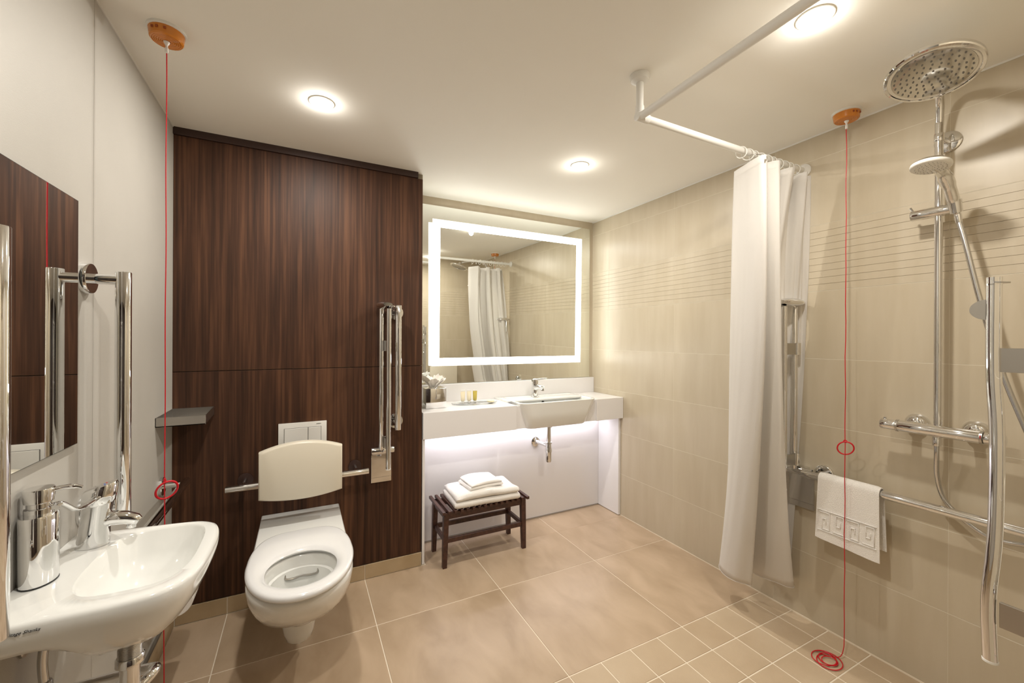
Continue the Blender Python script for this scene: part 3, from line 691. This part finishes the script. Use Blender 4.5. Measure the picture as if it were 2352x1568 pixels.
G().lathe([(0, 0), (.020, 0), (.020, .004), (.008, .008), (0, .008)], (-.0436, .02, -.065), (1, 0, 0)).build('wall_flange', 'steel', fh)

# basin tap with long lever
bp_ = Vector((-1.345, -.548, .767))
ta = thing('basin_tap', bp_, 'chrome mixer tap with a long looped lever on the hand basin', 'tap')
rg = []
for zz, cx, rx, ry in ((0, 0, .031, .027), (.003, 0, .031, .027), (.04, .003, .028, .026), (.075, .007, .027, .026), (.10, .010, .028, .027)):
    rg.append([(cx+rx*math.cos(2*pi*k/28), ry*math.sin(2*pi*k/28), zz+.10*0*math.cos(2*pi*k/28)) for k in range(28)])
G().loft(rg).build('body', 'chrome', ta, 60)
G().tube([(.01, 0, .052), (.035, 0, .058), (.06, 0, .054), (.080, 0, .046), (.086, 0, .042)], [.018, .0175, .0155, .013, .009], 18).build('spout', 'chrome', ta, 60)
G().cyl((.072, 0, .042), (.070, 0, .028), .0095, 16, .001).build('aerator', 'chrome', ta)
hp = [(.027, .096), (.031, .099), (.032, .112), (.032, .132), (.029, .139), (0, .141)]
rg = []
for r, h in [(0.001, .096)]+hp:
    rg.append([(.010+r*math.cos(2*pi*k/28)+(h-.096)*.10, r*math.sin(2*pi*k/28), h+.30*r*math.cos(2*pi*k/28)*(1 if h > .1 else .3)) for k in range(28)])
G().loft(rg).build('head', 'chrome', ta, 60)
lv = bez([(.018, -.012, .122), (.014, -.045, .118), (.008, -.075, .116), (.003, -.10, .122), (.0, -.125, .140), (-.004, -.143, .152), (-.008, -.156, .148)], 6)
gg = G(); n_ = len(lv); rr_ = []
for i, p in enumerate(lv):
    t = i/(n_-1); wd = .009-.003*t+(.004 if t > .85 else 0); hh = .0045
    rr_.append([(p.x+wd*math.cos(2*pi*k/12), p.y, p.z+hh*math.sin(2*pi*k/12)) for k in range(12)])
gg.loft(rr_).build('lever', 'chrome', ta, 60)
for s_, c in ((-.005, 'blue_dot'), (.007, 'red_dot')): G().lathe([(0, 0), (.0018, 0), (.0018, .0006), (0, .0006)], (.0235+.0, -.004+s_*1.0, .1438), (.0, 0, 1)).build('marker', c, ta)
# soap dispenser
dp = Vector((-1.3755, -.698, .7675))
ds = thing('soap_dispenser', dp, 'chrome pump soap dispenser standing on the hand basin', 'soap dispenser')
def ov(rx, ry, z, n=32): return [(rx*math.cos(2*pi*k/n), ry*math.sin(2*pi*k/n), z) for k in range(n)]
G().loft([ov(.0265, .035, 0), ov(.0275, .036, .002), ov(.0275, .036, .134), ov(.026, .0345, .138), ov(.016, .018, .1385)]).build('bottle', 'chrome', ds, 40)
G().loft([ov(.0277, .0362, -.0002), ov(.0277, .0362, .0025)]).build('base_ring', 'dark', ds)
G().lathe([(.0, .138), (.0215, .138), (.0215, .150), (.018, .152), (.018, .160), (.0215, .162), (.0235, .186), (.022, .189), (0, .189)], (0, 0, 0)).build('pump_head', 'chrome', ds)
G().tube(bez([(.010, 0, .181), (.030, .006, .183), (.050, .010, .182), (.060, .012, .177)], 5), [.005]*11+[.004]*5, 12).build('nozzle', 'chrome', ds)

# toilet roll below the basin, in the corner
tr_ = thing('toilet_roll_holder', (XL, .05, .30), 'white toilet roll on a holder low on the left wall behind the hand basin', 'toilet roll')
G().lathe([(.02, -.05), (.052, -.05), (.054, -.047), (.054, .047), (.052, .05), (.02, .05), (.02, -.05)], (.096, .0, 0), (0, 1, 0)).build('paper_roll', 'paper', tr_)
G().tube([(.0003, .062, 0), (.090, .062, 0), (.096, .058, 0), (.096, -.055, 0)], .005, 12).build('spindle', 'chrome', tr_)
G().lathe([(0, .0003), (.022, .0003), (.022, .006), (0, .007)], (0, .062, 0), (1, 0, 0)).build('wall_flange', 'chrome', tr_)

# ------------------------------------------------------------------ alarm cords
def alarm(x, y, label, zr, wob, ringax):
    t = thing('alarm_pull_switch', (x, y, H), label, 'alarm switch', 'ceiling alarm pull cords')
    G().lathe([(0, 0), (.048, 0), (.048, -.006), (.045, -.008), (0, -.008)], (0, 0, 0)).build('base_plate', 'plastic', t)
    pr = [(0, -.008), (.044, -.008), (.043, -.016), (.041, -.030), (.038, -.0335)]
    for k in range(6): r = .034-.005*k; pr += [(r+.0015, -.034), (r, -.0328), (r-.0012, -.034)]
    G().lathe(pr+[(0, -.0345)], (0, 0, 0)).build('dome', 'orange', t, 25)
    G().lathe([(0, -.0345), (.008, -.035), (.007, -.039), (.003, -.045), (.003, -.052), (.0045, -.053), (.0045, -.066), (.002, -.068), (0, -.068)], (0, 0, 0)).build('cord_connector', 'plastic', t)
    for a in (-.3, 0., .45): G().box((.0432*math.cos(-1.9+a)-.003, .0432*math.sin(-1.9+a)-.002, -.021), (.0432*math.cos(-1.9+a)+.003, .0432*math.sin(-1.9+a)+.002, -.015)).build('inner_mark', 'orangedark', t, 0)
    return t
t = alarm(-1.265, -.314, 'orange ceiling alarm switch with red pull cord in front of the back left corner', 0, 0, 0)
G().tube([(0.0006*math.sin(k*.7), .0006*math.cos(k*.5), -.066-(H-.10-.066)*k/40) for k in range(41)], 0.0016, 6).build('cord', 'red', t)
G().torus((0.005, 0, .806-H), .0275, .0032, Vector((-.35, .94, .12)), sc=(1, .86)).build('pull_ring', 'red', t)
G().lathe([(0, .012), (.003, .010), (.004, .004), (.003, -.002), (0, -.003)], (0, 0, .831-H)).build('knot', 'red', t)
t = alarm(1.052, -1.003, 'orange ceiling alarm switch with red pull cord coiling on the shower floor', 0, 0, 0)
cp = []
for k in range(30):
    z = -.066-(2.04)*k/29; q_ = min(1, max(0, -.066-z)/1.36); cp.append((-.027*q_+.001*math.sin(k*1.3), -.0118*q_+.001*math.cos(k*1.9), z))
fz_ = .003-H
tail = bez([cp[-1], (-.031, -.012, .045-H), (-.040, -.006, .012-H), (-.058, .012, fz_), (-.075, .03, fz_)], 6)
sp_ = []
for k in range(150):
    a = k*.17+1.2; R_ = .024+.022*(.5+.5*math.sin(k*.019*pi*2/3.0+.6)); sp_.append((-.098+R_*1.15*math.cos(a), .012+R_*math.sin(a)*.95-.010*math.cos(k*.06), fz_+.0012+.0045*(k/150)))
G().tube(cp+tail[1:], .0015, 6).build('cord', 'red', t)
G().tube([tail[-1]]+sp_, .0019, 6).build('cord_coil', 'red', t)
G().torus((-.023, -.0118, .835-H), .0275, .0028, Vector((.93, .36, .1)), sc=(.86, 1)).build('pull_ring', 'red', t)
G().torus((-.025, -.0118, .862-H), .005, .0018, Vector((.93, .36, .1)), sg=16, sr=6).build('knot', 'red', t)

# ------------------------------------------------------------------ shower curtain rail and curtain
RZ = 2.035; px, py = .146, -.797
cr = thing('curtain_rail', (px, py, H), 'white tubular shower curtain rail hung from the ceiling, turning at a right angle', 'curtain rail')
off(G().lathe([(0, 0), (.034, 0), (.034, -.006), (.030, -.018), (.0145, -.026), (0, -.026)], (px, py, H-.0003)).build('ceiling_flange', 'plastic', cr), cr.location)
off(G().cyl((px, py, H-.02), (px, py, RZ+.03), .0125, 20).build('drop_post', 'plastic', cr), cr.location)
off(G().tube(bez([(px, py, RZ+.035), (px, py, RZ+.012), (px+.004, py-.004, RZ), (px+.012, py-.012, RZ)], 4), .0150, 18).build('corner_joint', 'plastic', cr), cr.location)
off(G().cyl((px-.014, py, RZ), (px+.04, py, RZ), .0155, 20, .003).build('corner_joint', 'plastic', cr), cr.location)
off(G().cyl((px, py, RZ), (XR-.0005, py, RZ), .0130, 24).build('rail_tube', 'plastic', cr), cr.location)
off(G().cyl((px, py, RZ), (px-.030, YE+.0005, RZ), .0130, 24).build('rail_tube', 'plastic', cr), cr.location)
off(G().lathe([(0, 0), (.030, 0), (.030, .006), (.016, .02), (0, .02)], (XR-.0005, py, RZ), (-1, 0, 0)).build('wall_flange', 'plastic', cr), cr.location)
off(G().lathe([(0, 0), (.030, 0), (.030, .006), (.016, .02), (0, .02)], (px-.030, YE+.0005, RZ), (0, 1, 0)).build('wall_flange', 'plastic', cr), cr.location)

cu = thing('shower_curtain', (.88, -.82, 1.98), 'white shower curtain bunched to the right end of the rail', 'curtain')
TOP = [(.745, -.735), (.728, -.775), (.705, -.83), (.687, -.888), (.715, -.893), (.745, -.850), (.735, -.795), (.750, -.770), (.785, -.800), (.775, -.850), (.790, -.888), (.820, -.880), (.865, -.830), (.850, -.785), (.875, -.765), (.905, -.800), (.900, -.850), (.917, -.876), (.950, -.865), (.985, -.825), (.975, -.780), (1.0, -.765), (1.02, -.810), (1.010, -.850), (1.018, -.878), (1.045, -.860), (1.058, -.835), (1.075, -.865)]
BOT = [(.990, -.545), (.945, -.530), (.905, -.575), (.888, -.640), (.915, -.705), (.945, -.675), (.962, -.61), (1.0, -.588), (1.040, -.625), (1.036, -.70), (1.045, -.765), (1.080, -.797), (1.112, -.780), (1.122, -.75), (1.115, -.71), (1.120, -.68), (1.128, -.66), (1.132, -.64), (1.134, -.62), (1.137, -.60), (1.138, -.62), (1.139, -.64), (1.139, -.66), (1.139, -.68), (1.139, -.70), (1.139, -.72), (1.139, -.735), (1.139, -.745)]
MID = [(.765, -.705), (.745, -.75), (.728, -.80), (.722, -.856), (.742, -.872), (.765, -.83), (.785, -.78), (.81, -.76), (.82, -.80), (.822, -.85), (.835, -.878), (.86, -.865), (.885, -.815), (.895, -.77), (.91, -.74), (.94, -.745), (.955, -.77), (.97, -.75), (1.0, -.742), (1.02, -.765), (1.045, -.775), (1.06, -.75), (1.08, -.745), (1.10, -.765), (1.118, -.772), (1.128, -.785), (1.138, -.80), (1.139, -.812)]
# columns travel through depth smoothly; the path of each fold is a quadratic through top, mid, bottom
def path(P, n=6): return bez([(x, y, 0) for x, y in P], n)
T_, M_, B_ = path(TOP), path(MID), path(BOT); nz = 60; rows = []
for j in range(nz+1):
    t = j/nz; zt_, zb2 = 1.978, .150; zz = zt_+(zb2-zt_)*t; row = []
    tm = .42
    for i in range(len(T_)):
        a = T_[i]*((t-tm)*(t-1)/(tm)) if False else None
        l0 = (t-tm)*(t-1)/((0-tm)*(0-1)); l1 = (t-0)*(t-1)/((tm-0)*(tm-1)); l2 = (t-0)*(t-tm)/((1-0)*(1-tm))
        p = T_[i]*l0+M_[i]*l1+B_[i]*l2
        wob = .003*noise.noise(Vector((p.x*14, p.y*14, zz*3)))+.007*math.sin(pi*min(1, t*3+.1)/2)*noise.noise(Vector((i*.21, 3.3, zz*.9)))+.0022*noise.noise(Vector((i*.5, 8.3, zz*2.6)))
        row.append((min(p.x+wob, XR-.010), p.y+wob, zz+(.004*math.sin(i*.35) if j == nz else 0)))
    rows.append(row)
gg = G(); gg.loft(rows, False, False, False)
co = gg.build('curtain_cloth', 'curtain', cu, 80); off(co, cu.location)
so = co.modifiers.new('t', 'SOLIDIFY'); so.thickness = .0009; so.offset = 0
for nm, j0, r_ in (('top_hem', 1, .0007), ('bottom_hem', nz, .0016)):
    off(G().tube(rows[j0], r_, 6).build(nm, 'curtain', cu, 80), cu.location)
for k in range(10):
    x = .700+.375*k/9
    off(G().torus((x, py, RZ-.008), .0225, .0018, (1, .25*math.sin(k*2.1), 0), sg=24, sr=6, sc=(1.15, .95)).build('curtain_ring', 'plastic', cu), cu.location)
off(G().torus((.694, -.896, 1.952), .007, .002, (.8, -1, 0), sg=20, sr=8).build('eyelet', 'chrome', cu), cu.location)
off(G().tube(bez([(.694, -.898, 1.95), (.700, -.90, 1.97), (.705, -.86, 1.995), (.705, -.825, 2.005)], 5), .0014, 6).build('hook', 'chrome', cu), cu.location)

# ------------------------------------------------------------------ shower set
rx_, ry_ = 1.080, -1.262
sh = thing('shower_column', (rx_, ry_, .95), 'chrome shower column with round overhead rose on the tiled wall', 'shower'); O = sh.location.copy()
W = lambda o: off(o, O)
hc = Vector((.746, -1.348, 2.042)); hn = Vector((-.309, -.041, -1)).normalized()
W(G().tube(bez([(rx_, ry_, .965), (rx_, ry_, 1.3), (rx_, ry_, 1.7), (rx_, ry_, 1.98), (rx_-.003, ry_-.002, 2.03), (rx_-.03, ry_-.01, 2.085), (rx_-.09, ry_-.023, 2.115), (.92, -1.305, 2.118), (.84, -1.324, 2.108), (.775, -1.341, 2.092)], 6), .0112, 20).build('riser_pipe', 'chrome', sh))
W(G().lathe([(0, -.052), (.016, -.052), (.018, -.030), (.030, -.026), (.060, -.019), (.092, -.011), (.103, -.009), (.1065, -.005), (.1065, .003), (.104, .006), (.098, .007), (.097, .0045), (.090, .004), (0, .004)], hc-hn*.004, hn, 48).build('shower_head', 'chrome', sh, 35))
a_ = hn.orthogonal().normalized(); b_ = hn.cross(a_); gg = G()
W(G().lathe([(0, 0), (.088, 0), (.089, .0012), (.086, .0018), (0, .0018)], hc, hn, 48).build('spray_plate', 'spray', sh, 35))
for k in range(1, 7):
    n = max(1, round(k*4.6)); R_ = .0135*k
    for i in range(n):
        a = 2*pi*i/n+k*.3; p = hc+(a_*math.cos(a)+b_*math.sin(a))*R_; gg.lathe([(0, .0018), (.0026, .0018), (.0020, .0042), (0, .0043)], p, hn, 8)
nz_ = gg.build('nozzles', 'gap', sh); nz_['kind'] = 'stuff'; W(nz_)
W(G().lathe([(0, .0003), (.032, .0003), (.036, .003), (.036, .006), (.030, .010), (0, .012)], (XR, -1.264, 1.968), (-1, 0, 0)).build('wall_flange', 'chrome', sh))
W(G().cyl((XR-.01, -1.264, 1.968), (rx_, ry_, 1.968), .009, 14).build('wall_arm', 'chrome', sh))
W(G().cyl((rx_, ry_, 1.955), (rx_, ry_, 1.982), .0135, 18, .001).build('clamp', 'chrome', sh))
# slider for hand shower
W(G().cyl((rx_-.004, -1.192, 1.712), (rx_-.004, -1.305, 1.712), .0185, 20, .002).build('slider', 'chrome', sh))
W(G().tube([(rx_-.004, -1.198, 1.725), (rx_-.008, -1.190, 1.742)], .004, 8).build('slider_lever', 'chrome', sh))
# mixer bar
mx_ = thing('shower_mixer', (1.063, -1.26, .950), 'chrome thermostatic bar mixer on the shower wall', 'mixer'); O2 = mx_.location.copy(); W2 = lambda o: off(o, O2)
W2(G().cyl((1.063, -1.160, .950), (1.063, -1.372, .950), .0205, 24, .002).build('mixer_body', 'chrome', mx_))
W2(G().cyl((1.063, -1.113, .950), (1.063, -1.158, .950), .0190, 24, .003).build('control_knob', 'chrome', mx_))
W2(G().cyl((1.063, -1.374, .950), (1.063, -1.420, .950), .0190, 24, .003).build('control_knob', 'chrome', mx_))
W2(G().box((1.060, -1.128, .966), (1.066, -1.120, .976), .001).build('knob_button', 'chrome', mx_, 0))
W2(G().cyl((1.063, -1.158, .950), (1.063, -1.164, .950), .0215, 24).build('scale_ring', 'steel', mx_)); W2(G().cyl((1.063, -1.367, .950), (1.063, -1.374, .950), .0215, 24).build('scale_ring', 'steel', mx_))
W2(G().box((1.0405, -1.372, .950), (1.0425, -1.370, .960)).build('red_mark', 'red_dot', mx_, 0))
for y in (-1.186, -1.336):
    W2(G().lathe([(0, .0003), (.036, .0003), (.036, .004), (.033, .012), (.024, .022), (.016, .027), (0, .028)], (XR, y, .955), (-1, 0, 0)).build('wall_flange', 'chrome', mx_)); W2(G().cyl((XR-.02, y, .955), (1.063, y, .952), .013, 16).build('inlet', 'chrome', mx_))
W2(G().cyl((rx_-.008, ry_, .928), (rx_-.008, ry_, .898), .0115, 16, .001).build('hose_nut', 'chrome', mx_))
# hand shower + hose
hs = thing('hand_shower', (1.07, -1.30, 1.70), 'hand shower with white face resting in the slider of the shower column', 'hand shower'); O3 = hs.location.copy(); W3 = lambda o: off(o, O3)
fc = Vector((.893, -1.300, 1.822)); fn = Vector((-.18, .02, -1)).normalized()
W3(G().lathe([(0, -.020), (.020, -.019), (.038, -.013), (.047, -.005), (.048, -.002)], fc, fn, 32).build('head_back', 'chrome', hs, 50))
W3(G().lathe([(.0, -.003), (.0485, -.003), (.0495, .001), (.0485, .006), (.044, .0085), (0, .009)], fc, fn, 32).build('head_face', 'plastic', hs, 50))
gg = G(); a_ = fn.orthogonal().normalized(); b_ = fn.cross(a_)
for k in range(1, 5):
    for i in range(k*6):
        a = 2*pi*i/(k*6)+k; p = fc+(a_*math.cos(a)+b_*math.sin(a))*.0092*k; gg.lathe([(0, .0088), (.0013, .0088), (.0009, .0105), (0, .0106)], p, fn, 6)
n3 = gg.build('nozzles', 'steel', hs); n3['kind'] = 'stuff'; W3(n3)
W3(G().tube(bez([(.915, -1.302, 1.822), (.955, -1.306, 1.812), (.99, -1.309, 1.785), (1.02, -1.311, 1.745), (1.040, -1.313, 1.712), (1.050, -1.315, 1.69)], 5), [.014]*4+[.016]*4+[.019]*4+[.0165]*6+[.0135]*6+[.0125]*2, 18).build('handle', 'chrome', hs, 60))
W3(G().tube([(1.036, -1.312, 1.730), (1.048, -1.3145, 1.690)], [.0185, .0155], 18).build('holder_cup', 'chrome', hs))
W3(G().cyl((1.05, -1.315, 1.69), (1.052, -1.3195, 1.655), .009, 14, .001).build('hose_nut', 'chrome', hs))
hz = bez([(1.052, -1.319, 1.66), (1.050, -1.335, 1.58), (1.046, -1.369, 1.392), (1.043, -1.415, 1.172), (1.042, -1.454, 1.03), (1.045, -1.500, .88), (1.07, -1.530, .77), (1.10, -1.520, .69), (1.118, -1.47, .637), (1.122, -1.40, .617), (1.122, -1.351, .626), (1.121, -1.29, .675), (1.115, -1.263, .72), (1.095, -1.256, .79), (1.075, -1.261, .86), (rx_-.008, ry_, .90)], 8)
W3(G().tube(hz, .0072, 12).build('hose', 'chromesoft', hs, 60))

# ------------------------------------------------------------------ hanging towel with key pattern
ht = thing('hanging_towel', (1.072, -1.0, .70), 'white towel with woven key-pattern border hanging over the long horizontal rail', 'towel'); O4 = ht.location.copy()
yl, yr = -.908, -1.112; gy = 34; rows = []
prof = []
for k in range(26): prof.append((1.072-.019-.006*(1-k/25), .430+(.680-.430)*k/25))
for k in range(1, 10): a = pi-pi*k/9; prof.append((1.072+.019*math.cos(a), .680+.019*math.sin(a)))
for k in range(1, 20): prof.append((1.072+.019+.006*k/19, .680-(.225)*k/19))
def tw(i, u):   # thickened cross section
    return None
rows_o, rows_i = [], []
npf = len(prof); NRM = []
for i in range(npf):
    a = Vector(prof[max(i-1, 0)]); b = Vector(prof[min(i+1, npf-1)]); d = (b-a).normalized(); NRM.append(Vector((-d.y, d.x)))
for i, (x, z) in enumerate(prof):
    ro, ri = [], []
    for j in range(gy+1):
        u = j/gy; y = yl+(yr-yl)*u
        flare = .006*math.sin(u*5+.6)*(max(0, .68-z)/.25)
        skew = -.012*(max(0, .68-z)/.25)*(.5-u)*-1
        e = 1 if 1 < j < gy-1 else .6
        f = 1 if x < 1.072 else -1
        ro.append((x+NRM[i].x*.0055*e-abs(flare)*f*.6, y+skew, z+NRM[i].y*.0055*e-.012*(u-.5)*(1 if i < 3 else 0)))
        ri.append((x-NRM[i].x*.0015*e-abs(flare)*f*.6, y+skew, z-NRM[i].y*.0015*e-.012*(u-.5)*(1 if i < 3 else 0)))
    rows_o.append(ro+ri[::-1])
gg = G(); gg.loft(rows_o); tb_ = gg.build('towel_body', 'towel', ht, 80); off(tb_, O4)
# greek key, raised ridges on the front face
gg = G(); fx = 1.072-.0335
def seg(y0, z0, y1, z1, w=.0032):
    xa = lambda z: 1.072-.0265-.006*(1-(z-.43)/.25)
    ya, yb2 = sorted((y0, y1)); za, zb3 = sorted((z0, z1)); xm = xa((za+zb3)/2)
    gg.box((xm-.0045, ya-w/2, za-w/2), (xm+.005, yb2+w/2, zb3+w/2), .0012)
zl, zh = .480, .548
for zz in (zl-.008, zh+.008):
    seg(yr+.004, zz, yl-.004, zz, .0022)
for c in range(4):
    y0 = yl-.012-c*.049; s_ = 1 if c % 2 == 0 else -1
    A, B = (zl, zh) if s_ > 0 else (zh, zl); zm = (A+B)/2; q = (B-A)
    pts = [(y0, B), (y0-.036, B), (y0-.036, A), (y0-.010, A), (y0-.010, A+q*.62), (y0-.024, A+q*.62), (y0-.024, A+q*.32)]
    for p0, p1 in zip(pts, pts[1:]):
        if min(p0[0], p1[0]) > yr+.002: seg(p0[0], p0[1], p1[0], p1[1])
off(gg.build('woven_border', 'towel', ht, 40), O4)

# ------------------------------------------------------------------ sub-parts: hang small pieces on the part that carries them
def hang(thing_name, part_name, *subs):
    for t in [o for o in COL.objects if o.parent is None and o.name.split('.')[0] == thing_name]:
        kids = [o for o in t.children]
        ps = [o for o in kids if o.name.split('.')[0] == part_name]
        if not ps: continue
        for k in kids:
            if k.name.split('.')[0] in subs:
                p = ps[0]; k.parent = p; k.location = k.location-p.location
hang('ceiling_light', 'bezel', 'lamp_glass')
hang('vanity_tap', 'lever', 'lever_arm'); hang('vanity_tap', 'spout', 'aerator')
hang('vanity_basin', 'bowl', 'overflow', 'waste_plug'); hang('wash_basin', 'bowl', 'waste_plug', 'lettering')
hang('bottle_trap', 'outlet_pipe', 'wall_flange'); hang('tissue_box', 'box', 'opening_rim')
hang('toilet', 'pan', 'trap_foot', 'flush_lip', 'water')
hang('flush_plate', 'plate', 'button', 'button_gap', 'lettering')
hang('hinged_support_rail', 'wall_plate', 'plate_seam'); hang('hinged_support_rail', 'front_tube', 'rubber_foot', 'end_cap', 'cap_disc', 'side_tab')
hang('basin_tap', 'head', 'marker', 'lever'); hang('basin_tap', 'spout', 'aerator'); hang('soap_dispenser', 'pump_head', 'nozzle'); hang('soap_dispenser', 'bottle', 'base_ring')
hang('alarm_pull_switch', 'dome', 'inner_mark', 'cord_connector'); hang('alarm_pull_switch', 'cord', 'pull_ring', 'knot', 'cord_coil')
hang('shower_curtain', 'curtain_cloth', 'top_hem', 'bottom_hem', 'eyelet')
hang('shower_column', 'shower_head', 'spray_plate', 'nozzles'); hang('shower_column', 'slider', 'slider_lever')
hang('shower_mixer', 'control_knob', 'knob_button'); hang('shower_mixer', 'mixer_body', 'red_mark'); hang('hand_shower', 'head_face', 'nozzles')
hang('hanging_towel', 'towel_body', 'woven_border'); hang('basin_waste', 'tail_pipe', 'trap_nut')
